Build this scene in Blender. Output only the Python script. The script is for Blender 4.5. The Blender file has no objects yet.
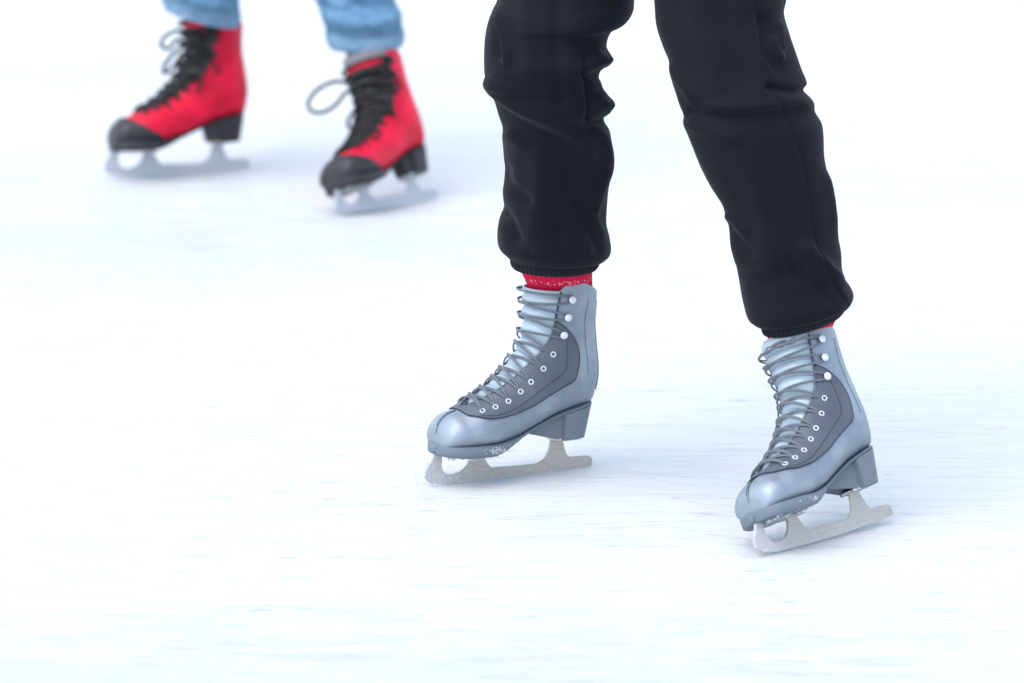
import bpy, math
import numpy as np
from mathutils import Matrix, Vector

scene = bpy.context.scene
COL = scene.collection
R = math.radians
RNG = np.random.RandomState(7)

# ---------------------------------------------------------------- helpers
def tag(o, label=None, cat=None, group=None, kind=None):
    if label: o['label'] = label
    if cat: o['category'] = cat
    if group: o['group'] = group
    if kind: o['kind'] = kind
    return o

def mesh_obj(name, verts, faces, mats, parent=None, smooth=True, uv=None, attr=None):
    me = bpy.data.meshes.new(name)
    me.from_pydata([tuple(map(float, v)) for v in verts], [], [tuple(int(i) for i in f) for f in faces])
    if not isinstance(mats, (list, tuple)): mats = [mats]
    for m in mats: me.materials.append(m)
    if smooth: me.polygons.foreach_set('use_smooth', [True]*len(me.polygons))
    if attr is not None:
        a = me.attributes.new('along', 'FLOAT', 'POINT')
        a.data.foreach_set('value', np.asarray(attr, np.float32))
    me.update()
    o = bpy.data.objects.new(name, me)
    COL.objects.link(o)
    if parent is not None: o.parent = parent
    return o

def empty(name, mat=None, loc=None):
    o = bpy.data.objects.new(name, None); COL.objects.link(o)
    o.empty_display_size = .05
    if mat is not None: o.matrix_world = mat
    if loc is not None: o.location = loc
    return o

def grid_faces(nu, nv, wrap=False, base=0, flip=False):
    f = []
    for i in range(nu-1):
        for j in range(nv if wrap else nv-1):
            a = base+i*nv+j; b = base+i*nv+(j+1) % nv; c = base+(i+1)*nv+(j+1) % nv; d = base+(i+1)*nv+j
            f.append((a, d, c, b) if flip else (a, b, c, d))
    return f

def tube(path, r, n=8, closed=False, flat=None, up=None):
    """verts, faces, running length for a round (or flattened) tube along a path"""
    P = np.asarray(path, float); m = len(P)
    if closed: T = np.roll(P, -1, 0)-np.roll(P, 1, 0)
    else: T = np.gradient(P, axis=0)
    T /= np.maximum(np.linalg.norm(T, axis=1, keepdims=True), 1e-12)
    N = np.zeros_like(P)
    v = np.array([0, 0, 1.]) if abs(T[0][2]) < .9 else np.array([1., 0, 0])
    if up is not None: v = np.asarray(up, float)
    for i in range(m):
        v = v - T[i]*np.dot(v, T[i]); v /= max(np.linalg.norm(v), 1e-9); N[i] = v
    Bn = np.cross(T, N)
    rr = np.broadcast_to(np.asarray(r, float), (m,))
    a = np.linspace(0, 2*np.pi, n, endpoint=False)
    fl = 1. if flat is None else flat
    V = P[:, None] + rr[:, None, None]*(np.cos(a)[None, :, None]*N[:, None]*fl + np.sin(a)[None, :, None]*Bn[:, None])
    F = grid_faces(m, n, True)
    if closed:
        F += [((m-1)*n+j, (m-1)*n+(j+1) % n, (j+1) % n, j) for j in range(n)]
    L = np.concatenate([[0], np.cumsum(np.linalg.norm(np.diff(P, axis=0), axis=1))])
    V = V.reshape(-1, 3)
    if not closed:
        F += [tuple(range(n))[::-1], tuple((m-1)*n+j for j in range(n))]
    return V, F, np.repeat(L, n)

class Bag:
    def __init__(s): s.v, s.f, s.a, s.n = [], [], [], 0
    def add(s, V, F, A=None):
        V = np.asarray(V, float); s.v.append(V); s.f += [tuple(i+s.n for i in f) for f in F]
        s.a.append(np.zeros(len(V)) if A is None else A); s.n += len(V); return s
    def build(s, name, mat, parent=None, smooth=True):
        return mesh_obj(name, np.concatenate(s.v), s.f, mat, parent, smooth, attr=np.concatenate(s.a))

def bevel(o, w, seg=2, ang=35):
    m = o.modifiers.new('bevel', 'BEVEL'); m.width = w; m.segments = seg; m.limit_method = 'ANGLE'; m.angle_limit = R(ang)
    return o

def solidify(o, t, off=-1, mat_in=None):
    m = o.modifiers.new('thick', 'SOLIDIFY'); m.thickness = t; m.offset = off; m.use_even_offset = False
    if mat_in is not None: m.material_offset = mat_in
    return o

def spline(keys, x):
    """smooth (Catmull-Rom) interpolation of rows [x, a, b, ...]"""
    K = np.asarray(keys, float); x = np.clip(np.asarray(x, float), K[0, 0], K[-1, 0])
    i = np.clip(np.searchsorted(K[:, 0], x, side='right')-1, 0, len(K)-2)
    x0, x1 = K[i, 0], K[i+1, 0]; t = ((x-x0)/(x1-x0))[..., None]
    im, ip = np.maximum(i-1, 0), np.minimum(i+2, len(K)-1)
    h = (x1-x0)[..., None]
    m0 = (K[i+1, 1:]-K[im, 1:])/np.maximum((K[i+1, 0]-K[im, 0])[..., None], 1e-9)*h
    m1 = (K[ip, 1:]-K[i, 1:])/np.maximum((K[ip, 0]-K[i, 0])[..., None], 1e-9)*h
    t2, t3 = t*t, t*t*t
    return (2*t3-3*t2+1)*K[i, 1:] + (t3-2*t2+t)*m0 + (-2*t3+3*t2)*K[i+1, 1:] + (t3-t2)*m1

def smoothline(pts, n):
    P = np.asarray(pts, float); k = np.column_stack([np.arange(len(P)), P])
    return spline(k, np.linspace(0, len(P)-1, n))

# ---------------------------------------------------------------- materials
def mat(name, base, rough=.5, metal=0., spec=.5, coat=0., sheen=0., nodes=None):
    m = bpy.data.materials.new(name); m.use_nodes = True
    nt = m.node_tree; b = nt.nodes['Principled BSDF']
    b.inputs['Base Color'].default_value = (*base, 1)
    b.inputs['Roughness'].default_value = rough
    b.inputs['Metallic'].default_value = metal
    b.inputs['Specular IOR Level'].default_value = spec
    b.inputs['Coat Weight'].default_value = coat
    b.inputs['Sheen Weight'].default_value = sheen
    if nodes: nodes(nt, b)
    return m

def N(nt, t, **kw):
    n = nt.nodes.new(t)
    for k, v in kw.items():
        if k.startswith('_'): setattr(n, k[1:], v)
        else: n.inputs[k.replace('9', ' ')].default_value = v
    return n

def coords(nt, scale=(1, 1, 1), kind='Object'):
    tc = nt.nodes.new('ShaderNodeTexCoord'); mp = nt.nodes.new('ShaderNodeMapping')
    mp.inputs['Scale'].default_value = scale
    nt.links.new(tc.outputs[kind], mp.inputs['Vector']); return mp.outputs['Vector']

def noise(nt, vec, scale, detail=4, rough=.5, dist=0):
    n = nt.nodes.new('ShaderNodeTexNoise'); n.inputs['Scale'].default_value = scale
    n.inputs['Detail'].default_value = detail; n.inputs['Roughness'].default_value = rough
    n.inputs['Distortion'].default_value = dist
    nt.links.new(vec, n.inputs['Vector']); return n.outputs['Fac']

def ramp(nt, fac, stops, interp='LINEAR'):
    r = nt.nodes.new('ShaderNodeValToRGB'); r.color_ramp.interpolation = interp
    e = r.color_ramp.elements
    while len(e) < len(stops): e.new(.5)
    for k, (p, c) in enumerate(stops):
        e[k].position = p; e[k].color = (*c, 1) if len(c) == 3 else c
    nt.links.new(fac, r.inputs['Fac']); return r.outputs['Color']

def bump(nt, b, h, strength, dist, chain=None):
    n = nt.nodes.new('ShaderNodeBump'); n.inputs['Strength'].default_value = strength; n.inputs['Distance'].default_value = dist
    nt.links.new(h, n.inputs['Height'])
    if chain is not None: nt.links.new(chain, n.inputs['Normal'])
    nt.links.new(n.outputs['Normal'], b.inputs['Normal']); return n.outputs['Normal']

def leather(c0, c1, grain=900, strength=.25):
    def f(nt, b):
        v = coords(nt)
        n1 = noise(nt, v, 22, 3, .5)
        nt.links.new(ramp(nt, n1, [(.35, c0), (.65, c1)]), b.inputs['Base Color'])
        g = nt.nodes.new('ShaderNodeTexVoronoi'); g.inputs['Scale'].default_value = grain
        nt.links.new(v, g.inputs['Vector'])
        c = bump(nt, b, g.outputs['Distance'], strength, .0003)
        c = bump(nt, b, noise(nt, v, 38, 5, .6), .34, .0024, c)
        bump(nt, b, noise(nt, coords(nt, (22, 30, 120)), 1.0, 4, .6, .5), .30, .0016, c)
        nt.links.new(ramp(nt, noise(nt, v, 60, 3), [(.3, (.38,)*3), (.7, (.56,)*3)]), b.inputs['Roughness'])
    return f

M = {}
M['silver'] = mat('silver_leather', (.32, .40, .47), .38, .5, .5, nodes=leather((.215, .262, .312), (.290, .342, .392)))
M['slate'] = mat('slate_leather', (.12, .145, .19), .45, .1, nodes=leather((.075, .090, .118), (.096, .113, .142)))
M['tongue'] = mat('tongue_padding', (.5, .62, .7), .36, .2, nodes=leather((.36, .45, .51), (.42, .51, .57), 1400, .12))
M['sole'] = mat('grey_sole', (.13, .165, .20), .5, 0, nodes=lambda nt, b: bump(nt, b, noise(nt, coords(nt), 500, 3), .3, .0006))
def heel_nodes(nt, b):
    v = coords(nt); w = nt.nodes.new('ShaderNodeTexWave'); w.bands_direction = 'Z'
    w.inputs['Scale'].default_value = 75; w.inputs['Distortion'].default_value = .5; w.inputs['Detail'].default_value = 2
    nt.links.new(v, w.inputs['Vector'])
    nt.links.new(ramp(nt, w.outputs['Fac'], [(.1, (.128, .156, .186)), (.5, (.136, .166, .197))]), b.inputs['Base Color'])
    bump(nt, b, w.outputs['Fac'], .06, .0005)
M['heel'] = mat('grey_heel', (.13, .165, .20), .5, nodes=heel_nodes)
M['lining'] = mat('dark_lining', (.03, .03, .04), .9)
M['groove'] = mat('dark_thread', (.03, .038, .055), .8)
M['white_metal'] = mat('white_enamel', (.62, .66, .69), .3, .0, .6)
def blade_nodes(nt, b):
    v = coords(nt, (1, 1, 1))
    n1 = noise(nt, coords(nt, (1, 1, 7)), 60, 6, .7)
    z = nt.nodes.new('ShaderNodeSeparateXYZ'); nt.links.new(coords(nt), z.inputs[0])
    n2 = noise(nt, coords(nt, (1, 1, 3)), 230, 5, .75)
    # frost caught on the toe end and along the lower edge
    mr = nt.nodes.new('ShaderNodeMapRange'); mr.inputs[1].default_value = .14; mr.inputs[2].default_value = .235
    nt.links.new(z.outputs[0], mr.inputs[0])
    mz = nt.nodes.new('ShaderNodeMapRange'); mz.inputs[1].default_value = .014; mz.inputs[2].default_value = .0; mz.inputs[3].default_value = 0; mz.inputs[4].default_value = .55
    nt.links.new(z.outputs[2], mz.inputs[0])
    mx = N(nt, 'ShaderNodeMath', _operation='MAXIMUM'); nt.links.new(mr.outputs[0], mx.inputs[0]); nt.links.new(mz.outputs[0], mx.inputs[1])
    ad = N(nt, 'ShaderNodeMath', _operation='MULTIPLY_ADD'); nt.links.new(mx.outputs[0], ad.inputs[0]); ad.inputs[1].default_value = .36; nt.links.new(n2, ad.inputs[2])
    fr = ramp(nt, ad.outputs[0], [(.60, (0, 0, 0)), (.72, (1, 1, 1))])
    base = ramp(nt, n1, [(.3, (.39, .37, .335)), (.7, (.50, .475, .435))])
    mix = nt.nodes.new('ShaderNodeMix'); mix.data_type = 'RGBA'
    nt.links.new(fr, mix.inputs[0]); nt.links.new(base, mix.inputs[6]); mix.inputs[7].default_value = (.44, .44, .45, 1)
    nt.links.new(mix.outputs[2], b.inputs['Base Color'])
    iv = N(nt, 'ShaderNodeMath', _operation='MULTIPLY_ADD'); nt.links.new(fr, iv.inputs[0]); iv.inputs[1].default_value = -.6; iv.inputs[2].default_value = .6
    nt.links.new(iv.outputs[0], b.inputs['Metallic'])
    bump(nt, b, n2, .5, .0012)
M['blade'] = mat('frosted_steel', (.5, .5, .48), .42, .75, nodes=blade_nodes)
M['snow'] = mat('crusted_snow', (.60, .62, .63), .55, 0, .5)
M['steel'] = mat('steel', (.55, .55, .54), .35, .9)
def lace_nodes(c0, c1):
    def f(nt, b):
        a = nt.nodes.new('ShaderNodeAttribute'); a.attribute_name = 'along'
        mu = N(nt, 'ShaderNodeMath', _operation='MULTIPLY'); mu.inputs[1].default_value = 3300; nt.links.new(a.outputs['Fac'], mu.inputs[0])
        si = N(nt, 'ShaderNodeMath', _operation='SINE'); nt.links.new(mu.outputs[0], si.inputs[0])
        ad = N(nt, 'ShaderNodeMath', _operation='MULTIPLY_ADD'); ad.inputs[1].default_value = .5; ad.inputs[2].default_value = .5; nt.links.new(si.outputs[0], ad.inputs[0])
        nt.links.new(ramp(nt, ad.outputs[0], [(.25, c0), (.6, c1)]), b.inputs['Base Color'])
        bump(nt, b, ad.outputs[0], .6, .0006)
    return f
M['lace'] = mat('speckled_lace', (.2, .23, .27), .85, nodes=lace_nodes((.018, .022, .034), (.25, .285, .32)))
M['black_lace'] = mat('black_lace', (.012, .012, .014), .85)
M['red'] = mat('red_leather', (.7, .01, .06), .5, 0, .25, nodes=leather((.50, .002, .022), (.76, .005, .045), 700, .2))
M['black'] = mat('black_leather', (.014, .014, .018), .45, nodes=lambda nt, b: bump(nt, b, noise(nt, coords(nt), 300, 3), .2, .0008))
M['grey_lining'] = mat('grey_felt_collar', (.21, .20, .215), .9, nodes=lambda nt, b: bump(nt, b, noise(nt, coords(nt), 600, 3), .5, .001))

ICE_LO, ICE_MID, ICE_HI = (.48, .512, .532), (.56, .592, .607), (.63, .65, .655)
def ice_nodes(nt, b):
    v = coords(nt)
    big = noise(nt, coords(nt, (.35, 1.0, 1)), 1.1, 4, .55, .3)          # broad bluish and white zones
    st = noise(nt, coords(nt, (1.5, 9, 1)), 5.0, 8, .72, .6)              # scraped streaks across the rink
    fine = noise(nt, coords(nt, (7, 30, 1)), 9.0, 6, .7, .3)
    def mth(op, a, b_, c=None):
        n = N(nt, 'ShaderNodeMath', _operation=op)
        for k, x in enumerate((a, b_, c)):
            if x is None: continue
            if isinstance(x, (int, float)): n.inputs[k].default_value = x
            else: nt.links.new(x, n.inputs[k])
        return n.outputs[0]
    s = mth('MULTIPLY_ADD', st, .55, mth('MULTIPLY', big, .45))
    s = mth('MULTIPLY_ADD', fine, .30, s)
    # thin scratches left by blades: ridges of strongly stretched noise, mostly along the rink, some across
    def scratch(rot, sc, width, seed):
        mp = nt.nodes.new('ShaderNodeMapping'); mp.inputs['Rotation'].default_value = (0, 0, R(rot)); mp.inputs['Location'].default_value = (seed, seed*.7, 0)
        tc = nt.nodes.new('ShaderNodeTexCoord'); nt.links.new(tc.outputs['Object'], mp.inputs['Vector'])
        m2 = nt.nodes.new('ShaderNodeMapping'); m2.inputs['Scale'].default_value = sc; nt.links.new(mp.outputs[0], m2.inputs['Vector'])
        n = noise(nt, m2.outputs[0], 1.0, 3, .5, .2)
        d = mth('ABSOLUTE', mth('SUBTRACT', n, .5), None)
        line = mth('LESS_THAN', d, width)
        gate = ramp(nt, noise(nt, m2.outputs[0], 2.3, 3, .6), [(.45, (0, 0, 0)), (.60, (1, 1, 1))])
        return mth('MULTIPLY', line, gate)
    sc = mth('ADD', mth('ADD', scratch(3, (1.6, 26, 1), .006, 3.1), scratch(-6, (2.6, 40, 1), .007, 9.7)), mth('MULTIPLY', scratch(24, (1.2, 16, 1), .004, 5.5), .7))
    tcv = coords(nt)
    for cx, cy, rad in ((-9, 2, 11.4), (7.5, -3, 10.6), (2.2, 18, 12.7), (-3.5, 14.2, 8.6), (14, 9, 13.9), (.4, -6, 11.1)):   # long curved cuts
        vd = N(nt, 'ShaderNodeVectorMath', _operation='DISTANCE'); nt.links.new(tcv, vd.inputs[0]); vd.inputs[1].default_value = (cx, cy, 0)
        dd = mth('ABSOLUTE', mth('SUBTRACT', mth('MULTIPLY_ADD', st, .05, vd.outputs['Value']), rad), None)
        sc = mth('ADD', sc, mth('MULTIPLY', mth('LESS_THAN', dd, .0022), ramp(nt, noise(nt, tcv, 2.1, 3), [(.42, (0, 0, 0)), (.55, (.28, .28, .28))])))
    mix = nt.nodes.new('ShaderNodeMix'); mix.data_type = 'RGBA'
    nt.links.new(mth('MULTIPLY', sc, .75), mix.inputs[0]); mix.clamp_factor = True
    nt.links.new(ramp(nt, s, [(.50, ICE_LO), (.59, ICE_MID), (.67, ICE_HI)]), mix.inputs[6]); mix.inputs[7].default_value = (.40, .45, .47, 1)
    nt.links.new(mix.outputs[2], b.inputs['Base Color'])
    nt.links.new(ramp(nt, s, [(.45, (.30,)*3), (.65, (.62,)*3)]), b.inputs['Roughness'])
    c = bump(nt, b, st, .35, .012)
    c = bump(nt, b, fine, .5, .004, c)
    bump(nt, b, noise(nt, coords(nt, (1, 2.2, 1)), 120, 4, .6), .4, .002, c)
M['ice'] = mat('scraped_ice', (.86, .91, .95), .45, 0, .4, nodes=ice_nodes)
_b = M['ice'].node_tree.nodes['Principled BSDF']
_b.inputs['Subsurface Weight'].default_value = .5; _b.inputs['Subsurface Radius'].default_value = (.45, .75, 1.0); _b.inputs['Subsurface Scale'].default_value = .22

def fabric(c, c2, weave=1500, big=14, mott=450):
    def f(nt, b):
        v = coords(nt)
        nt.links.new(ramp(nt, noise(nt, v, mott, 4, .75), [(.32, c), (.68, c2)]), b.inputs['Base Color'])
        ch = bump(nt, b, noise(nt, v, weave, 4, .7), .5, .0011)
        bump(nt, b, noise(nt, v, big, 3, .5, .4), .28, .012, ch)
    return f
M['fleece'] = mat('black_fleece', (.012, .012, .017), .85, 0, .12, sheen=.10, nodes=fabric((.0055, .0055, .0078), (.0092, .0092, .0125), 420, 9))
M['fleece'].node_tree.nodes['Principled BSDF'].inputs['Sheen Roughness'].default_value = .45
M['fleece'].node_tree.nodes['Principled BSDF'].inputs['Sheen Tint'].default_value = (.45, .5, .62, 1)
def rib_nodes(nt, b):
    v = coords(nt); s = nt.nodes.new('ShaderNodeTexNoise'); nt.links.new(v, s.inputs['Vector']); s.inputs['Scale'].default_value = 500
    bump(nt, b, s.outputs['Fac'], .5, .0008)
M['rib'] = mat('black_rib_knit', (.009, .011, .015), .9, 0, .15, sheen=.05, nodes=rib_nodes)
def sock_nodes(nt, b):
    v = coords(nt)
    vo = nt.nodes.new('ShaderNodeTexVoronoi'); vo.inputs['Scale'].default_value = 260; nt.links.new(v, vo.inputs['Vector'])
    z = nt.nodes.new('ShaderNodeSeparateXYZ'); nt.links.new(v, z.inputs[0])
    bd = N(nt, 'ShaderNodeMath', _operation='COMPARE'); nt.links.new(z.outputs[2], bd.inputs[0]); bd.inputs[1].default_value = .0; bd.inputs[2].default_value = .0028
    sp = N(nt, 'ShaderNodeMath', _operation='LESS_THAN'); nt.links.new(vo.outputs['Distance'], sp.inputs[0]); sp.inputs[1].default_value = .36
    mu = N(nt, 'ShaderNodeMath', _operation='MULTIPLY'); nt.links.new(bd.outputs[0], mu.inputs[0]); nt.links.new(sp.outputs[0], mu.inputs[1])
    mix = nt.nodes.new('ShaderNodeMix'); mix.data_type = 'RGBA'; nt.links.new(mu.outputs[0], mix.inputs[0])
    mix.inputs[6].default_value = (.58, .006, .045, 1); mix.inputs[7].default_value = (.62, .30, .36, 1)
    nt.links.new(mix.outputs[2], b.inputs['Base Color'])
    bump(nt, b, noise(nt, v, 900, 2), .5, .0008)
M['sock'] = mat('red_knit_sock', (.58, .006, .045), .85, 0, .2, nodes=sock_nodes)
M['denim'] = mat('pale_denim', (.16, .34, .52), .85, 0, .2, nodes=fabric((.065, .165, .29), (.17, .31, .43), 800, 18, 55))
M['denim_hem'] = mat('denim_hem', (.27, .42, .55), .85, 0, .2, nodes=fabric((.10, .20, .31), (.22, .34, .44), 800, 18, 80))
M['jacket'] = mat('dark_jacket', (.03, .035, .05), .8)
M['jacket_grey'] = mat('grey_jacket', (.25, .26, .28), .8)
M['skin'] = mat('skin', (.55, .34, .26), .5)
M['hair'] = mat('hair', (.05, .03, .02), .6)

# ---------------------------------------------------------------- camera and frame
CAM_H, CAM_PITCH, FPX = 1.54, R(12.6), 5262.0
def ray_at(px, py, Y):
    """the place in the world seen at pixel (px, py) on the upright plane y = Y (used to measure the photograph)"""
    u = (np.asarray(px, float)-512)/FPX; w = -(np.asarray(py, float)-341.5)/FPX
    c, s = math.cos(CAM_PITCH), math.sin(CAM_PITCH)
    d = np.stack(np.broadcast_arrays(u, c+w*s, -s+w*c), -1)
    return d*(np.asarray(Y, float)/d[..., 1])[..., None] + np.array([0, 0, CAM_H])
cam = bpy.data.objects.new('camera', bpy.data.cameras.new('camera')); COL.objects.link(cam)
cam.location = (0, 0, CAM_H); cam.rotation_euler = (R(90)-CAM_PITCH, 0, 0)
cam.data.sensor_width = 36; cam.data.lens = FPX*36/1024
cam.data.clip_end = 2000
cam.data.dof.use_dof = True; cam.data.dof.focus_distance = 6.2; cam.data.dof.aperture_fstop = 4.8
scene.camera = cam
# ---------------------------------------------------------------- boot surface
# each row is one cross-section of the boot, from the toe tip to the collar:
# dorsal point (x, z), sole / heel / back point (x, z), half width, lower and upper roundness
SEC = np.array([
 [0.2160,0.0610,0.2160,0.0520,0.0112,2.2,2.0],
 [0.2151,0.0730,0.2155,0.0500,0.0224,2.4,2.0],
 [0.2101,0.0820,0.2117,0.0495,0.0311,2.6,2.0],
 [0.2007,0.0890,0.2021,0.0495,0.0373,2.8,2.0],
 [.1878,.0930,.1869,.0495,.0402,3.0,2.0],
 [.1723,.1005,.1676,.0500,.0430,3.0,2.0],
 [.1563,.1095,.1460,.0510,.0415,3.0,2.0],
 [.1403,.1210,.1210,.0560,.0385,2.8,2.0],
 [.1250,.1340,.0940,.0660,.0370,2.6,2.0],
 [.1125,.1480,.0660,.0770,.0370,2.5,2.1],
 [.1045,.1600,.0360,.0850,.0370,2.4,2.1],
 [.1000,.1700,.0110,.0900,.0370,2.3,2.1],
 [.0970,.1780,.0030,.1080,.0370,2.2,2.1],
 [.0955,.1860,.0005,.1280,.0372,2.2,2.1],
 [.0945,.1940,.0020,.1480,.0370,2.2,2.1],
 [.0940,.2030,.0045,.1680,.0385,2.2,2.1],
 [.0935,.2120,.0060,.1870,.0395,2.2,2.1],
 [.0930,.2210,.0050,.2050,.0405,2.2,2.1],
 [.0925,.2300,.0030,.2240,.0410,2.2,2.1],
 [.0920,.2390,.0020,.2420,.0415,2.2,2.1],
 [.0915,.2480,.0010,.2600,.0420,2.2,2.1]])

def sec(s):
    s = np.clip(np.asarray(s, float), 0, len(SEC) - 1.0001)
    i = np.floor(s).astype(int); t = (s - i)[..., None]
    a = SEC[np.maximum(i-1, 0)]; b = SEC[i]; c = SEC[np.minimum(i+1, len(SEC)-1)]; d = SEC[np.minimum(i+2, len(SEC)-1)]
    return .5*((2*b) + (c-a)*t + (2*a-5*b+4*c-d)*t*t + (3*b-a-3*c+d)*t**3)

def surf0(s, ph):
    s, ph = np.broadcast_arrays(np.asarray(s, float), np.asarray(ph, float))
    q = sec(s)
    T = q[..., 0:2]; B = q[..., 2:4]; w = q[..., 4]
    n = np.where(np.cos(ph) >= 0, q[..., 6], q[..., 5])
    wide = .62 - .14*np.clip((s-7)/6, 0, 1)
    C = T + (B-T)*wide[..., None]
    cp, sp = np.cos(ph), np.sin(ph)
    rr = (np.abs(cp)**n + np.abs(sp)**n)**(-1/n)
    k = cp*rr
    m = C + np.where(k[..., None] >= 0, (T-C)*k[..., None], (B-C)*(-k[..., None]))
    return np.stack([m[..., 0], w*sp*rr, m[..., 1]], -1)

def surf(s, ph, off=0.):
    """point of the boot at section s, angle ph (radians from the instep), moved off metres outwards"""
    p = surf0(s, ph)
    e = 1e-3
    ds = surf0(np.asarray(s)+.02, ph) - surf0(np.asarray(s)-.02, ph)
    dp = surf0(s, np.asarray(ph)+e) - surf0(s, np.asarray(ph)-e)
    n = np.cross(dp, ds)
    n /= np.maximum(np.linalg.norm(n, axis=-1, keepdims=True), 1e-12)
    out = p - np.stack([sec(s)[..., 0]*.5+sec(s)[..., 2]*.5, 0*sec(s)[..., 0], sec(s)[..., 1]*.5+sec(s)[..., 3]*.5], -1)
    sg = np.sign((n*out).sum(-1, keepdims=True))
    return p + n*sg*np.asarray(off)[..., None]
# ---------------------------------------------------------------- the figure skate, local axes: x to the toe, y to the wearer's left, z up
EYE = [(17.6, 84), (15.9, 80), (14.1, 74), (11.6, 60), (9.9, 59), (8.7, 59), (7.9, 58), (7.0, 56), (6.1, 50), (5.2, 43)]
EDGE = [[0, 0], [4.3, 0], [4.6, 7], [5.2, 13], [6.1, 19], [7.0, 26], [7.9, 31], [8.7, 35], [9.9, 39], [11.6, 45], [12.9, 52], [14.1, 57], [15.9, 61], [17.6, 64], [18.3, 66], [20, 67]]
PANEL = [[4.0, 3], [4.15, 32], [4.7, 48], [5.4, 63], [6.3, 73], [7.3, 82], [8.5, 91], [9.8, 95], [11.7, 98], [12.9, 99.5], [13.7, 97], [14.3, 90], [14.75, 80], [15.0, 71], [15.2, 61.5]]

def edge_at(s): return spline(EDGE, np.asarray(s, float))[..., 0]*np.pi/180

def boot_mesh(parent, m_main, m_lining, name='boot', top=18.75):
    ns, nph = 150, 96
    V = []
    for k in range(ns):
        t = k/(ns-1)
        # finer near the toe
        s0 = top*(t*.75+.25*t*t)
        e = edge_at(s0)
        u = np.linspace(0, 1, nph)
        ph = e + (2*np.pi-2*e)*u
        # collar: high at the sides, lower behind, rounded front corner
        f = np.clip((s0-15.5)/(top-15.5), 0, 1)**1.5
        d = np.abs(np.where(ph > np.pi, 2*np.pi-ph, ph))
        lift = .55*np.exp(-((d-1.5)/.5)**2) - 1.05*np.exp(-((d-np.pi)/.85)**2) - .55*np.exp(-((d-edge_at(top))/.13)**2)
        V.append(surf(s0+f*lift, ph, np.zeros_like(ph)))
    V = np.array(V)
    closed = 0
    o = mesh_obj(name, V.reshape(-1, 3), grid_faces(ns, nph)+[tuple(range(nph))], [m_main, m_lining], parent)
    # weld the closed vamp
    import bmesh
    bm = bmesh.new(); bm.from_mesh(o.data)
    bmesh.ops.remove_doubles(bm, verts=bm.verts, dist=1e-5)
    bmesh.ops.recalc_face_normals(bm, faces=bm.faces)
    # make the leather face outwards
    c = Vector((.05, 0, .15)); f = max(bm.faces, key=lambda f: f.calc_center_median().y if abs(f.calc_center_median().z-.15) < .03 else -1)
    if f.normal.y < 0: bmesh.ops.reverse_faces(bm, faces=bm.faces)
    bm.to_mesh(o.data); bm.free()
    for p in o.data.polygons: p.use_smooth = True
    solidify(o, .0028, -1, 1)
    m = o.modifiers['thick']; m.material_offset = 1; m.material_offset_rim = 0
    return o

def patch(name, fn_lo, fn_hi, s0, s1, ns, npz, off, th, mat_, parent, side=1, puff=None, cap=False):
    V = []
    if cap:
        V.append(np.tile(surf(.0, np.linspace(0, 6.2, 60), np.zeros(60)).mean(0)+np.array([off*1.6, 0, 0]), (npz, 1)))
        ns += 1
    for s in np.linspace(s0, s1, ns-1 if cap else ns):
        ph = np.linspace(fn_lo(s), fn_hi(s), npz)
        o_ = off if puff is None else off + puff(s, ph)
        V.append(surf(s, side*ph, np.zeros_like(ph)+o_))
    o = mesh_obj(name, np.array(V).reshape(-1, 3), grid_faces(ns, npz, flip=side < 0), mat_, parent)
    solidify(o, th, 0)
    return o

def ring(c, n, r0, r1, seg=20, k=8):
    n = n/np.linalg.norm(n); a = np.cross(n, [0.3, .2, 1.]); a /= np.linalg.norm(a); b = np.cross(n, a)
    t = np.linspace(0, 2*np.pi, seg, endpoint=False)
    path = c + r0*(np.cos(t)[:, None]*a+np.sin(t)[:, None]*b)
    return tube(path, r1, k, closed=True, up=n)

def nrm(s, ph):
    a = surf(s, ph, 0.); b = surf(s, ph, .001); n = (b-a); return n/np.linalg.norm(n)

def seam(lst, off, r, mat_, parent, name='seam', dash=False):
    """stitched line following the boot, given as (section, degrees)"""
    q = smoothline(lst, 90); P = surf(q[:, 0], np.radians(q[:, 1]), np.zeros(90)+off)
    bg = Bag()
    if not dash: bg.add(*tube(P, r, 6))
    else:
        for i in range(0, 88, 2): bg.add(*tube(smoothline(P[i:i+2], 3), r, 5))
    return bg.build(name, mat_, parent)

def lerp_w(s, tab):
    return np.interp(s, *zip(*tab))

SOLE_X = np.array([row[2] for row in SEC[:12]])[::-1]
def bottom_z(x):
    xs = SEC[:12, 2][::-1]; zs = SEC[:12, 3][::-1]; return np.interp(x, xs, zs)
def bottom_w(x):
    xs = SEC[:12, 2][::-1]; ws = SEC[:12, 4][::-1]; return np.interp(x, xs, ws)

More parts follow.
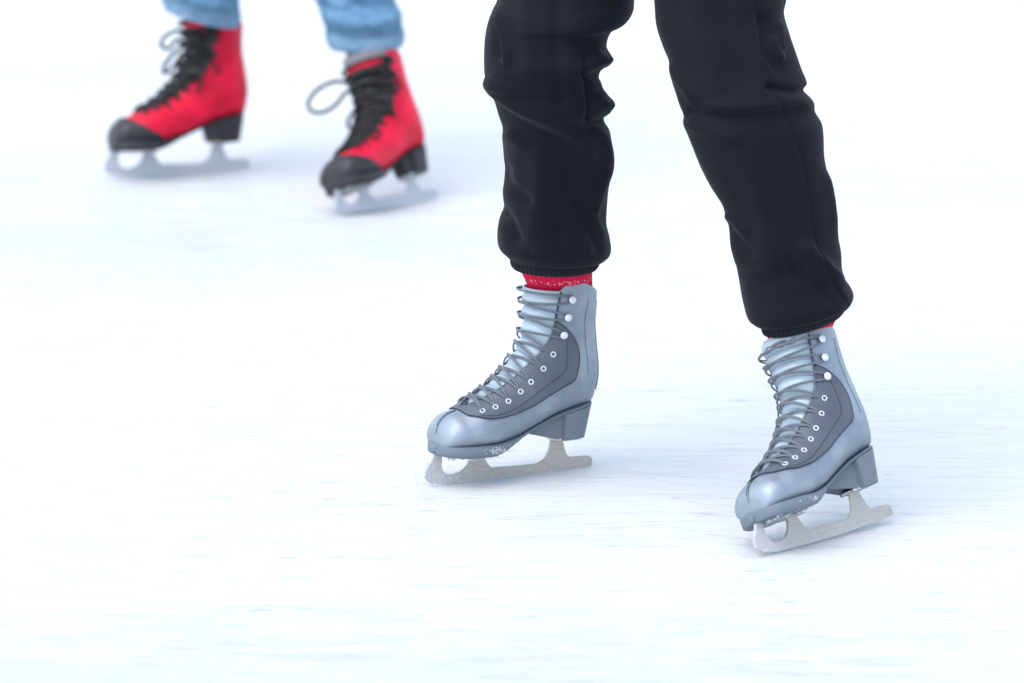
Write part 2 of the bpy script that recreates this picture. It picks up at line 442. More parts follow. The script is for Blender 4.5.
def sole_mesh(parent, m):
    # welted sole: full footprint in front, thinning along the arch, tucked under the heel seat
    xs = np.concatenate([[.2188, .2178, .2158, .213], np.linspace(.207, .02, 44), [.016, .0125, .0105, .0092]])
    K = [[-.002, .0030], [.06, .0030], [.09, .0034], [.115, .0045], [.130, .0075], [.145, .0120], [.16, .0140], [.20, .0142], [.222, .0130]]
    Wd = [[.0092, .006], [.0105, .012], [.0125, .017], [.017, .0215], [.03, .0252], [.06, .0245], [.085, .0225], [.105, .0255], [.13, .0350], [.155, .0405], [.178, .0415], [.195, .0380], [.207, .0325], [.213, .0268], [.2158, .0215], [.2178, .0145], [.2188, .006]]
    top_k = [[-.002, .091], [.012, .0915], [.033, .087], [.064, .079], [.092, .068], [.119, .0585], [.146, .0535], [.17, .0535], [.19, .0535], [.222, .0550]]
    rings = []
    for x in xs:
        w = spline(Wd, x)[0]; t = spline(K, x)[0]; z1 = spline(top_k, x)[0]; z0 = z1-t
        b = min(.0022, w*.4, t*.35)
        rings.append([(x, -w+b, z1), (x, -w, z1-b), (x, -w, z0+b), (x, -w+b, z0), (x, -w*.4, z0), (x, w*.4, z0), (x, w-b, z0), (x, w, z0+b), (x, w, z1-b), (x, w-b, z1), (x, 0, z1)])
    n = len(rings[0]); V = np.array(rings).reshape(-1, 3)
    F = grid_faces(len(rings), n, True) + [tuple(range(n))[::-1], tuple((len(rings)-1)*n+j for j in range(n))]
    return mesh_obj('sole', V, F, m, parent)

def heel_mesh(parent, m, front=.0975):
    # stacked heel with a raked breast that runs forward under the arch
    lev = 14; V = []
    for k in range(lev):
        t = k/(lev-1)
        # outline at this level, from back centre round the left side to the breast
        xb = .0085+.0085*t; xf = front-.004*t
        w = (.0258-.0038*t)
        pts = []
        for a in np.linspace(0, np.pi/2, 12):
            pts.append((xb+.020*(1-math.cos(a)), w*math.sin(a)**.9))
        for x in list(np.linspace(xb+.024, .0520, 6))+list(np.linspace(.0535, xf, 5)):
            pts.append((x, w*(1-.06*((x-xb)/.09)**2) if x < .0525 else w*(.66-.34*(x-.0535)/.043)))
        pts.append((xf+.0005, w*.18)); pts.append((xf+.001, 0))
        full = pts + [(x, -y) for x, y in pts[-2:0:-1]]
        top_k = [[-.002, .0868], [.012, .0870], [.033, .0825], [.064, .0745], [.092, .0620], [.12, .052]]
        row = []
        for x, y in full:
            zt = spline(top_k, x)[0]+.0012; zb = .0485-.052*(x-.012) if x < .053 else .0464+.25*(x-.053)
            zb = min(zb, zt-.0005)
            row.append((x, y, zt+(zb-zt)*t))
        V.append(row)
    n = len(V[0]); V = np.array(V).reshape(-1, 3)
    F = grid_faces(lev, n, True, flip=True) + [tuple(range(n)), tuple((lev-1)*n+j for j in range(n))[::-1]]
    o = mesh_obj('heel', V, F, m, parent); bevel(o, .0012, 2, 40)
    return o

def blade_mesh(parent, m):
    P = []
    def arc(p0, p1, c, n=7):   # quadratic curve
        for t in np.linspace(0, 1, n): P.append(((1-t)**2*p0[0]+2*t*(1-t)*c[0]+t*t*p1[0], (1-t)**2*p0[1]+2*t*(1-t)*c[1]+t*t*p1[1]))
    # underside, heel to toe: shallow rocker then the saw teeth of the toe pick
    for x in np.linspace(.008, .206, 30): P.append((x, .0026+.0052*((x-.13)/.12)**2*(1.0 if x < .13 else .55)))
    z = .0048
    teeth = [(.2100, .0058), (.2140, .0046), (.2152, .0066), (.2190, .0052), (.2202, .0078), (.2240, .0068), (.2248, .0096), (.2284, .0095), (.2285, .0124), (.2312, .0140), (.2306, .0180)]
    P += teeth
    arc((.2290, .0240), (.2185, .0415), (.2235, .0310))          # front stanchion, leading edge
    P.append((.2070, .0415))
    arc((.2070, .0410), (.1985, .0148), (.2125, .0160), 8)      # window behind the pick
    arc((.1960, .0146), (.1680, .0400), (.1715, .0148), 9)
    P.append((.1525, .0400))
    arc((.1523, .0395), (.1380, .0185), (.1480, .0195), 8)      # second stanchion falls to the long runner
    P += [(x,   .0182+.0004*math.sin(x*50)) for x in np.linspace(.130, .084, 6)]
    arc((.0790, .0182), (.0600, .0480), (.0620, .0215), 9)
    P.append((.0445, .0500))
    arc((.0445, .0490), (.0340, .0225), (.0405, .0232), 8)
    P += [(.028, .0223), (.014, .0221)]
    arc((.009, .0219), (.004, .0090), (.0005, .0200), 7)
    n = len(P); h = .0019; V = [(x, h, z) for x, z in P] + [(x, -h, z) for x, z in P]
    import bmesh
    bm = bmesh.new(); vs = [bm.verts.new(v) for v in V]
    bm.faces.new(vs[:n]); bm.faces.new(vs[n:][::-1])
    for i in range(n): bm.faces.new((vs[i], vs[n+i], vs[n+(i+1) % n], vs[(i+1) % n]))
    bmesh.ops.recalc_face_normals(bm, faces=bm.faces)
    bmesh.ops.triangulate(bm, faces=[f for f in bm.faces if len(f.verts) > 4])
    me = bpy.data.meshes.new('blade'); bm.to_mesh(me); bm.free(); me.materials.append(m)
    o = bpy.data.objects.new('blade', me); COL.objects.link(o); o.parent = parent
    bevel(o, .0004, 1, 50)
    # mounting plates and their screws
    for (x0, x1, wa, z0, z1, nm) in ((.1440, .2060, .0165, .0388, .0388, 'sole_plate'), (.018, .062, .016, .0497, .0473, 'heel_plate')):
        bg = []
        t = np.linspace(0, 2*np.pi, 28, endpoint=False)
        cx, lx = (x0+x1)/2, (x1-x0)/2
        ex = np.sign(np.cos(t))*np.abs(np.cos(t))**.6*lx; ey = np.sign(np.sin(t))*np.abs(np.sin(t))**.6*wa
        zc = z0+(z1-z0)*((cx+ex-x0)/(x1-x0))
        Vp = np.concatenate([np.column_stack([cx+ex, ey, zc-.0012]), np.column_stack([cx+ex, ey, zc+.0012])])
        F = [tuple(range(28))[::-1], tuple(range(28, 56))] + [(i, (i+1) % 28, 28+(i+1) % 28, 28+i) for i in range(28)]
        pl = mesh_obj(nm, Vp, F, M['steel'], o, smooth=False)
    return o

def catlace(s_, ph, off): return surf(np.array(s_), np.array(ph), np.array(off))

def make_laces(parent, m, r=.00105, flat=1.0):
    bg = Bag(); K = len(EYE); rg = np.random.RandomState(3)
    def pt(k, side): return EYE[k][0], side*R(EYE[k][1])
    for k in range(K-1, 0, -1):                     # from the toe upwards
        for side in (1, -1):
            s0, p0 = pt(k, side); s1, p1 = pt(k-1, -side)
            n = 26; t = np.linspace(0, 1, n)
            hook_to = k-1 <= 2; hook_from = k <= 2
            if hook_from: s0 += .28
            if hook_to: s1 -= .30
            sag = .18 if k > 3 else .38
            jit = rg.uniform(-.05, .05)
            ss = s0+(s1-s0)*(t**1.25 if side > 0 else t**.85) - sag*np.sin(np.pi*t)*(.7 if side > 0 else 1.2) + jit*np.sin(np.pi*t)
            pp = p0+(p1-p0)*t
            base = .0026 + (.0014 if side > 0 else 0)*np.sin(np.pi*t) + .0008*np.sin(np.pi*t)
            if k <= 3: base = base + .0006
            base = base*(1-.55*np.clip((-pp-R(38))/R(30), 0, 1))
            if not hook_from: base = base - .0032*np.exp(-(t/.05)**2)
            if not hook_to: base = base - .0042*np.exp(-((1-t)/.06)**2)
            V, F, A = tube(surf(ss, pp, base), r, 8, flat=flat); bg.add(V, F, A)
            # the second, doubled strand that lies close beside the first
            if k > 0:
                ss2 = ss + (.10 if k > 4 else .15)*np.sin(np.pi*t)**.8
                V, F, A = tube(surf(ss2, pp, base+.0005), r, 8, flat=flat); bg.add(V, F, A)
    for k in range(3):                              # turns of lace round the three hooks
        for side in (1, -1):
            s0, p0 = pt(k, side); a = np.linspace(-np.pi*.55, np.pi*.55, 14)
            P = surf(s0+.29*np.sin(a), p0+side*.09*np.cos(a)-side*0.0, np.zeros(14)+.0026)
            bg.add(*tube(P, r, 8))
    # bottom bar across the vamp and the tied turn at the top
    t = np.linspace(-1, 1, 20)
    s0, p0 = EYE[-1]; bg.add(*tube(surf(s0-.12+0*t+.1*(1-t*t), R(p0)*t, .0028+.0028*(1-t*t)-.003*np.abs(t)**12), r, 8))
    s0, p0 = EYE[0]
    bg.add(*tube(surf(s0+.35+.12*(1-t*t), R(p0)*t, .0032+.0045*(1-t*t)), r, 8))
    bg.add(*tube(surf(s0+.10+.30*(1-t*t)+.1*t, R(p0)*t, .0036+.0035*(1-t*t)), r, 8))
    return bg

def make_bow(bg, r):
    # a small flattened knot with short ends tucked over the top of the tongue
    t = np.linspace(0, 1, 40)
    for a, b, c, w in ((-8, 46, 18.35, .5), (10, 58, 18.15, .35), (30, -28, 18.3, .4)):
        ph = R(a)+R(b-a)*t
        bg.add(*tube(surf(c+w*np.sin(np.pi*t)*np.cos(5*t), ph, .0045+.003*np.sin(np.pi*t*2)**2), r, 8))
    q = np.linspace(0, 2*np.pi, 30)
    bg.add(*tube(surf(18.3+.28*np.sin(q), R(20)+R(13)*np.cos(q), .0065+0*q), r*1.2, 8))

def crystals(name, pts, r0, r1, m, parent, seed=1, squash=.75):
    # crumbs of scraped snow: small irregular lumps
    rg = np.random.RandomState(seed); g = (1+5**.5)/2
    ico = np.array([(-1, g, 0), (1, g, 0), (-1, -g, 0), (1, -g, 0), (0, -1, g), (0, 1, g), (0, -1, -g), (0, 1, -g), (g, 0, -1), (g, 0, 1), (-g, 0, -1), (-g, 0, 1)])/1.9
    fc = [(0, 11, 5), (0, 5, 1), (0, 1, 7), (0, 7, 10), (0, 10, 11), (1, 5, 9), (5, 11, 4), (11, 10, 2), (10, 7, 6), (7, 1, 8), (3, 9, 4), (3, 4, 2), (3, 2, 6), (3, 6, 8), (3, 8, 9), (4, 9, 5), (2, 4, 11), (6, 2, 10), (8, 6, 7), (9, 8, 1)]
    bg = Bag()
    for p in pts:
        r = r0+(r1-r0)*rg.rand()**2.5
        bg.add(np.asarray(p)+ico*r*rg.uniform(.6, 1.3, (12, 1))*np.array([1.1, 1, squash]), fc)
    return bg.build(name, m, parent, smooth=False)

def frost_on(root, amount, seed):
    rg = np.random.RandomState(seed); blade = [c for c in root.children if c.name.startswith('blade')][0]; sole = [c for c in root.children if c.name.startswith('sole')][0]
    P = []
    for _ in range(int(330*amount)):
        x = .232-abs(rg.normal(0, .022)); z = .005+rg.rand()*(.012 if x < .205 else (.030-(.232-x)*.25 if x > .219 else .012)); P.append((x, rg.choice([-1, 1])*.0020, z))
    for _ in range(int(260*amount)):
        x = rg.uniform(.02, .22); P.append((x, rg.choice([-1, 1])*.0019, .0036+abs(rg.normal(0, .0025))))
    crystals('frost', P, .0003, .0011, M['snow'], blade, seed, .8)
    P = [(rg.uniform(.15, .21), .0405*rg.choice([1, 1, 1])*rg.uniform(.3, .93), .0392-abs(rg.normal(0, .0012))) for _ in range(int(150*amount))]
    for _ in range(int(170*amount)):
        x = .150+rg.normal(0, .011); P.append((x, .0412-max(0, .157-x)*.24, .0462+rg.normal(0, .0022)))
    crystals('frost', P[:int(150*amount)], .0004, .0022, M['snow'], sole, seed+1); crystals('frost', P[int(150*amount):], .0003, .0013, M['snow'], sole, seed+2)

def make_skate(label, group, Mx, style='grey', scale=1., knot=False, tongue_top=18.35):
    root = empty('ice_skate', Mx @ Matrix.Scale(scale, 4))
    tag(root, label, 'ice skate', group)
    grey = style == 'grey'
    mm = M['silver'] if grey else M['red']
    boot = boot_mesh(root, mm, M['lining'] if grey else M['grey_lining'])
    # ----- eyestay panels
    lo = lambda s: edge_at(s) - .0
    hi = lambda s: spline(PANEL, s)[0]*np.pi/180
    for side in (1, -1):
        if grey:
            patch('eyestay', lambda s: min(edge_at(s), hi(s)-.01), hi, 4.02, 15.08, 90, 22, .0011, .0012, M['slate'], boot, side)
            q = [(a, side*b) for a, b in PANEL]
            seam([(s, side*(math.degrees(edge_at(s))+.6)) for s in np.linspace(4.7, 18.3, 40)], .0008, .0009, M['groove'], boot)
            seam(q, .0012, .00085, M['groove'], boot)
            seam([(4.9, side*50), (5.9, side*64), (7.2, side*73), (8.8, side*78), (10.2, side*80), (11.8, side*80), (13.2, side*79), (14.2, side*76)], .0018, .0004, M['groove'], boot)
            seam([(s, side*(math.degrees(edge_at(s))+2.5)) for s in np.linspace(4.9, 18.0, 24)], .0018, .0004, M['groove'], boot, dash=True)
        else:
            # black lace stay on the red boot
            patch('eyestay', lambda s: edge_at(s), lambda s: edge_at(s)+R(17), 4.5, 18.0, 60, 8, .0011, .0012, M['black'], boot, side)
    # ----- toe seam, backstay, back tab
    if grey:
        seam([(1.2, 0), (2, 0), (3, 0), (3.6, 0), (4.1, 0)], .0002, .0005, M['groove'], boot, dash=False)
        seam([(0.5, 3), (1.2, 7), (2, 6), (3, 5), (3.9, 5)], .0004, .0004, M['groove'], boot, dash=True)
        patch('backstay', lambda s: np.pi-R(20), lambda s: np.pi+R(20), 11.8, 17.5, 30, 10, .0012, .0012, mm, boot)
        seam([(s, 118-6*math.sin((s-12)*.5)) for s in np.linspace(12.2, 17.8, 10)], .0004, .0004, M['groove'], boot, dash=True)
    else:
        # black toe cap and black heel counter
        patch('toe_cap', lambda s: -R(179), lambda s: R(179), .02, 3.3, 28, 40, .0012, .0012, M['black'], boot, cap=True)
        patch('toe_cap_wing', lambda s: R(22)+R(34)*(s-3.0), lambda s: R(140), 3.05, 5.9, 24, 10, .0012, .0012, M['black'], boot, 1)
        patch('toe_cap_wing', lambda s: R(22)+R(34)*(s-3.0), lambda s: R(140), 3.05, 5.9, 24, 10, .0012, .0012, M['black'], boot, -1)
    # ----- tongue, padded between the crossings of the lace
    def puff(s, ph):
        row = np.interp(s, [5.2, 6.1, 7.0, 7.9, 8.7, 9.9, 11.6, 14.1, 15.9, 17.6, 19.4], np.arange(11))
        e = edge_at(s)
        return (.0062*np.abs(np.sin(np.pi*row))**.5 if True else 0)*np.clip(np.cos(ph/(e+.25)*np.pi/2), 0, 1)**.4 + 0*ph
    tm = M['tongue'] if grey else M['black']
    if not grey:
        full = lambda s: edge_at(s)+R(9)
        patch('tongue_lip', lambda s: -full(s), full, 16.6, 18.2, 12, 30, -.0015, .003, M['red'], root, 1)
        patch('tongue_lining', lambda s: -full(s), full, 18.15, 19.9, 12, 30, -.0010, .004, M['grey_lining'], root, 1)
    patch('tongue', lambda s: -edge_at(s)-R(9), lambda s: edge_at(s)+R(9), 4.5, tongue_top, 230, 40, -.0062, .0024, tm, root, 1, puff)
    # ----- sole, heel, blade
    sole_mesh(root, M['sole'] if grey else M['black'])
    heel_mesh(root, M['heel'] if grey else M['black'], .0975 if grey else .072)
    blade_mesh(root, M['blade'] if grey else M['blade_pale'])
    # ----- eyelets and hooks
    for k, (s, p) in enumerate(EYE):
        for side in (1, -1):
            c = surf(s, side*R(p), .0012); n = nrm(s, side*R(p))
            if k >= 3:
                b = Bag(); b.add(*ring(c+n*.0006, n, .0028, .00075)); b.build('eyelet', M['white_metal'] if grey else M['black'], boot)
            else:
                b = Bag()
                # post and domed round plate
                prof = [(0, .0052), (.0026, .0050), (.0042, .0043), (.0047, .0034), (.0042, .0028), (.0018, .0026), (.0014, 0)]
                a = np.cross(n, [0, 0, 1.]); a /= np.linalg.norm(a); bb = np.cross(n, a)
                t = np.linspace(0, 2*np.pi, 20, endpoint=False)
                V = np.array([[c + n*h_ + r_*(math.cos(q)*a+math.sin(q)*bb) for q in t] for r_, h_ in prof[::-1]])
                b.add(V.reshape(-1, 3), grid_faces(len(prof), 20, True)); b.build('lace_hook', M['white_metal'] if grey else M['black'], boot)
    bg = make_laces(root, None, .00102 if grey else .0021)
    if grey and knot: make_bow(bg, .00095)
    if not grey:                                    # slack, untidy turns of lace over the eyestay
        rl = np.random.RandomState(17 if knot == 'single' else 4)
        for k in range(16):
            s_, a_ = rl.uniform(6, 17), rl.uniform(.3, 1.1); tt = np.linspace(0, 1, 12)
            bg.add(*tube(surf(s_+rl.normal(0, .9)*tt+.5*np.sin(3*tt), edge_at(s_)+R(rl.uniform(0, 10))+R(rl.uniform(12, 28))*tt*rl.choice([1, -.6]), .003+.004*np.sin(np.pi*tt)), .0021, 6))
    if not grey: bg.add(*tube(smoothline(BOWS[knot], 60), .0028, 8))
    bg.build('lace', M['lace'] if grey else M['black_lace'], root)
    return root
M['blade_pale'] = mat('pale_steel', (.40, .43, .47), .45, .3, nodes=lambda nt, b: bump(nt, b, noise(nt, coords(nt), 200, 3), .3, .0008))
BOWS = {
 # loose loops of the red skates' black laces, in the boot's own axes
 'double': [(.098, .006, .214), (.108, .010, .218), (.124, -.002, .210), (.128, -.010, .198), (.118, -.008, .192), (.106, .002, .205), (.100, .004, .196), (.114, .004, .184), (.126, -.002, .168), (.127, -.008, .156), (.115, -.006, .162), (.100, .006, .184)],
 'single': [(.100, -.020, .212), (.108, -.038, .220), (.120, -.062, .217), (.130, -.078, .204), (.128, -.080, .190), (.118, -.066, .182), (.108, -.046, .186), (.100, -.022, .198), (.098, .004, .192), (.112, -.002, .168), (.128, -.014, .150), (.126, -.016, .138), (.116, -.006, .140)],
}

def place(p):
    x, y, z, yaw, pit, rol = p
    return Matrix.Translation((x, y, z)) @ Matrix.Rotation(R(yaw), 4, 'Z') @ Matrix.Rotation(R(pit), 4, 'Y') @ Matrix.Rotation(R(rol), 4, 'X')

POSE = {
 'front_right_foot': (.0993, 6.1978, -.0082, 208.1, -1.61, 2.87),
 'front_left_foot': (.4480, 5.9212, .0029, 223.6, 1.2, 28.9),
 'back_right_foot': (-.4085, 8.1148, -.0030, 201.1, -1.7, 13.3),
 'back_left_foot': (-.1084, 7.8994, -.0080, 229.0, -3.2, 27.0),
}

def project(P):
    P = np.asarray(P, float); d = P-np.array([0, 0, CAM_H]); c, s = math.cos(CAM_PITCH), math.sin(CAM_PITCH)
    dep = d[..., 1]*c-d[..., 2]*s; up = d[..., 1]*s+d[..., 2]*c
    return np.stack([512+FPX*d[..., 0]/dep, 341.5-FPX*up/dep], -1)

def seg_dist(Q, pts):
    best = np.full(Q.shape[:-1], 1e9); tt = np.zeros(Q.shape[:-1]); sd = np.zeros(Q.shape[:-1])
    P = smoothline(pts, 24)
    for i in range(len(P)-1):
        a, b = P[i], P[i+1]; ab = b-a; t = np.clip(((Q-a)@ab)/max(ab@ab, 1e-9), 0, 1)
        v = Q-(a+t[..., None]*ab); d = np.hypot(v[..., 0], v[..., 1]); m = d < best
        best = np.where(m, d, best); tt = np.where(m, (i+t)/(len(P)-1), tt); sd = np.where(m, np.sign(ab[0]*v[..., 1]-ab[1]*v[..., 0]), sd)
    return best, tt, sd

def leg_rings(left, right, tilt, Ys, py0, py1, n, seg=144, depth=.95):
    """cloth tube whose outline was measured in the photograph; returns ring centres and vertices (n, seg, 3)"""
    V = []
    for py in np.linspace(py0, py1, n):
        tl = np.interp(py, *zip(*tilt)); yl, yr = py+tl/2, py-tl/2
        Y = spline(Ys, py)[0]
        xl = spline([(b, a) for a, b in left], yl)[0]; xr = spline([(b, a) for a, b in right], yr)[0]
        A = ray_at(xl, yl, Y); B = ray_at(xr, yr, Y); c = (A+B)/2; h = (B-A)/2; a = np.linalg.norm(h)
        t = np.linspace(0, 2*np.pi, seg, endpoint=False)
        V.append(c + np.cos(t)[:, None]*h + np.sin(t)[:, None]*np.array([0, a*depth, 0]))
    return np.array(V)

def push_folds(V, strokes):
    c = V.mean(1, keepdims=True); d = V-c; d /= np.linalg.norm(d, axis=-1, keepdims=True)
    Q = project(V); front = np.clip(.5-d[..., 1]*2.5, 0, 1)
    D = np.zeros(V.shape[:2])
    for pts, wd, amp, kind in strokes:
        e, t, sd = seg_dist(Q, pts)
        fade = np.clip(np.minimum(t/.18, (1-t)/.25), 0, 1)**.7
        if kind == 'ridge': g = np.exp(-(e/wd)**2)
        elif kind == 'lap': g = np.where(sd < 0, np.exp(-(e/(wd*3.0))**2), np.exp(-(e/wd)**2)*1.0)   # cloth rides over on one side
        elif kind == 'groove': g = -np.exp(-(e/wd)**2); fade = np.ones_like(fade)
        D += 1.3*amp*g*fade*front
    return V+d*D[..., None]

def back_folds(V, seed, amp=.004):
    rg = np.random.RandomState(seed); n, m = V.shape[:2]
    c = V.mean(1, keepdims=True); d = V-c; d /= np.linalg.norm(d, axis=-1, keepdims=True)
    t = np.linspace(0, 2*np.pi, m, endpoint=False)[None]; z = V[..., 2]
    back = np.clip(.2+d[..., 1]*2, 0, 1)
    D = 0
    for k in range(7):
        D = D + np.sin(z*rg.uniform(18, 55)+t*rg.choice([1, 2, 3])+rg.uniform(0, 6))*amp*.5
    return V+d*(D*back)[..., None]

def tube_obj(name, V, m, parent, th=None, caps=False):
    n, s = V.shape[:2]
    F = grid_faces(n, s, True)
    if caps: F += [tuple(range(s))[::-1], tuple((n-1)*s+j for j in range(s))]
    return mesh_obj(name, V.reshape(-1, 3), F, m, parent)

def ribbed_cuff(name, c0, c1, a0, a1, m, parent, tilt=(0, 0), dep=.95, ribs=52, amp=.0007, axis=None):
    """elastic band from ring (c0, a0) to ring (c1, a1)"""
    n = 16; seg = ribs*6; t = np.linspace(0, 2*np.pi, seg, endpoint=False); V = []
    for k in range(n):
        u = k/(n-1); c = np.array(c0)*(1-u)+np.array(c1)*u; a = a0*(1-u)+a1*u + .0035*math.sin(math.pi*u)**.6-.0035
        r = a+amp*np.cos(t*ribs)
        x = r*np.cos(t); y = r*np.sin(t)*dep
        V.append(np.column_stack([c[0]+x, c[1]+y, c[2]+x*tilt[0]+y*tilt[1]]))
    V = np.array(V)
    inner = V[::-1].copy(); ctr = inner.mean(1, keepdims=True); inner = ctr+(inner-ctr)*.93
    V = np.concatenate([V, inner]); V = np.concatenate([V, V[:1]])
    return tube_obj(name, V, m, parent)

def skin_body(name, joints, bones, root, m, parent):
    me = bpy.data.meshes.new(name); names = list(joints)
    me.from_pydata([joints[k][0] for k in names], [(names.index(a), names.index(b)) for a, b in bones], [])
    o = bpy.data.objects.new(name, me); COL.objects.link(o); o.parent = parent
    sk = o.modifiers.new('skin', 'SKIN'); sk.use_smooth_shade = True
    for i, k in enumerate(names):
        r = joints[k][1]; r = (r, r) if not isinstance(r, tuple) else r
        o.data.skin_vertices[0].data[i].radius = r
        o.data.skin_vertices[0].data[i].use_root = (k == root)
    sb = o.modifiers.new('smooth', 'SUBSURF'); sb.levels = 2; sb.render_levels = 2
    me.materials.append(m)
    return o

def whole_person(label, group, base, legR, legL, skR, skL, hip, face, H, jacket):
    """one continuous body from the feet in the boots to the head, plus jacket and hair; face = heading in degrees"""
    root = empty('person', loc=base); tag(root, label, 'person', group)
    bpy.context.view_layer.update()
    b = np.array(base, float)
    f = np.array([math.cos(R(face)), math.sin(R(face)), 0]); l = np.array([-f[1], f[0], 0]); up = np.array([0, 0, 1.])
    hip = np.array(hip); s = H/1.65
    J = {}
    def put(k, p, r): J[k] = (tuple(np.array(p)-b), r)
    put('hip', hip, (.12*s, .095*s)); put('waist', hip+up*.16*s+f*.02, (.105*s, .08*s)); put('chest', hip+up*.36*s+f*.06, (.125*s, .09*s))
    put('collar', hip+up*.50*s+f*.07, (.075*s, .06*s)); put('neck', hip+up*.57*s+f*.085, .048*s)
    put('jaw', hip+up*.64*s+f*.105, (.062*s, .07*s)); put('head', hip+up*.72*s+f*.10, (.074*s, .088*s)); put('crown', hip+up*.79*s+f*.09, (.055*s, .065*s))
    for nm, sd, V, key in (('r', -1, legR, skR), ('l', 1, legL, skL)):
        c = V.mean(1); wd = (V[..., 0].max(1)-V[..., 0].min(1))/2
        def at_z(z):
            i = int(np.abs(c[:, 2]-z).argmin()); return c[i], wd[i]
        for tg_, z, r in (('th', .80, .070), ('tm', .66, .050), ('kn', .51, .050), ('cf', .40, .038)):
            p, w_ = at_z(z); put(tg_+nm, p, min(r*s, w_*.74))
        put('as'+nm, at_skate(key, (.047, 0, .275)), .021*s); put('an'+nm, at_skate(key, (.047, 0, .195)), .020*s); put('he'+nm, at_skate(key, (.050, 0, .125)), .022*s)
        put('in'+nm, at_skate(key, (.105, 0, .095)), (.020*s, .020*s)); put('to'+nm, at_skate(key, (.170, 0, .072)), (.014*s, .022*s))
        put('sh'+nm, hip+up*.47*s+f*.06+l*sd*.17*s, .05*s); put('el'+nm, hip+up*.20*s-f*.03+l*sd*.265*s, .038*s)
        # hands tucked into the jacket's front pockets
        put('wr'+nm, hip+up*.10*s+f*.055+l*sd*.15*s, .026*s); put('pm'+nm, hip+up*.06*s+f*.06+l*sd*.08*s, (.018*s, .030*s))
    E_ = [('hip', 'waist'), ('waist', 'chest'), ('chest', 'collar'), ('collar', 'neck'), ('neck', 'jaw'), ('jaw', 'head'), ('head', 'crown')]
    for nm in 'rl': E_ += [('hip', 'th'+nm), ('th'+nm, 'tm'+nm), ('tm'+nm, 'kn'+nm), ('kn'+nm, 'cf'+nm), ('cf'+nm, 'as'+nm), ('as'+nm, 'an'+nm), ('an'+nm, 'he'+nm), ('he'+nm, 'in'+nm), ('in'+nm, 'to'+nm), ('collar', 'sh'+nm), ('sh'+nm, 'el'+nm), ('el'+nm, 'wr'+nm), ('wr'+nm, 'pm'+nm)]
    skin_body('body', J, E_, 'hip', M['skin'], root)
    # jacket over the trunk and the arms
    K = {}
    for k, g in (('hip', 1.22), ('waist', 1.3), ('chest', 1.22), ('collar', 1.15)): r = J[k][1]; K[k] = (J[k][0], (r[0]*g, r[1]*g))
    for nm in 'rl':
        for k, g in (('sh', 1.3), ('el', 1.45), ('wr', 1.75)): K[k+nm] = (J[k+nm][0], J[k+nm][1]*g)
    skin_body('jacket', K, [e for e in E_ if e[0] in K and e[1] in K], 'hip', jacket, root)
    hp = np.array(J['head'][0]); hk = {'a': (tuple(hp-f*.035+up*.02), (.078*s, .075*s)), 'b': (tuple(hp-f*.012+up*.075*s), (.062*s, .07*s)), 'c': (tuple(hp-f*.06-up*.07), (.06*s, .045*s))}
    skin_body('hair', hk, [('c', 'a'), ('a', 'b')], 'a', M['hair'], root)
    return root

def shift(o, base):
    """express world-space vertices of a child in its person's own axes"""
    o.data.transform(Matrix.Translation(-Vector(base)))
    return o

# ---------------------------------------------------------------- ice
# a gently uneven sheet running far beyond the view
xs = np.concatenate([[-400, -120, -40, -14, -6], np.linspace(-3, 3, 61), [6, 14, 40, 120, 400]])
ys = np.concatenate([[-60, -20, -4, 1], np.linspace(3.5, 11.5, 81), [14, 20, 35, 70, 150, 400, 900]])
X_, Y_ = np.meshgrid(xs, ys, indexing='ij'); Z_ = 0*X_
ice = mesh_obj('ice', np.stack([X_, Y_, Z_], -1).reshape(-1, 3), grid_faces(len(xs), len(ys)), M['ice'])
tag(ice, kind='structure')

# loose snow shavings lying where the blades scrape
rg = np.random.RandomState(5); SP = []
for (cx, cy, n, sx, sy) in ((-.088+.0, 6.085, 260, .05, .05), (.30, 5.77, 160, .05, .06), (.02, 6.15, 90, .10, .05), (.40, 5.86, 70, .08, .06)):
    for _ in range(n): SP.append((cx+rg.normal(0, sx), cy+rg.normal(0, sy), .0004))
sn = crystals('snow_shavings', SP, .0003, .0014, M['snow'], None, 9, .5); tag(sn, 'loose white crumbs of scraped snow lying around the blades of the grey skates', 'snow', kind='stuff')

# ---------------------------------------------------------------- skates
sk = {}
sk['FR'] = make_skate('silver grey figure skate set flat on the ice, blade tip crusted with frost', 'silver grey figure skates', place(POSE['front_right_foot']))
sk['FL'] = make_skate('silver grey figure skate leaning over on its edge, nearest the camera', 'silver grey figure skates', place(POSE['front_left_foot']), knot=True, tongue_top=19.7)
sk['BR'] = make_skate('red figure skate with black toe and doubled loops of loose lace, furthest left', 'red figure skates', place(POSE['back_right_foot']), 'red', 1.04, 'double')
sk['BL'] = make_skate('red figure skate with black toe, one thin lace loop sticking out sideways', 'red figure skates', place(POSE['back_left_foot']), 'red', 1.0, 'single')

frost_on(sk['FR'], 1.0, 11); frost_on(sk['FL'], .35, 21)
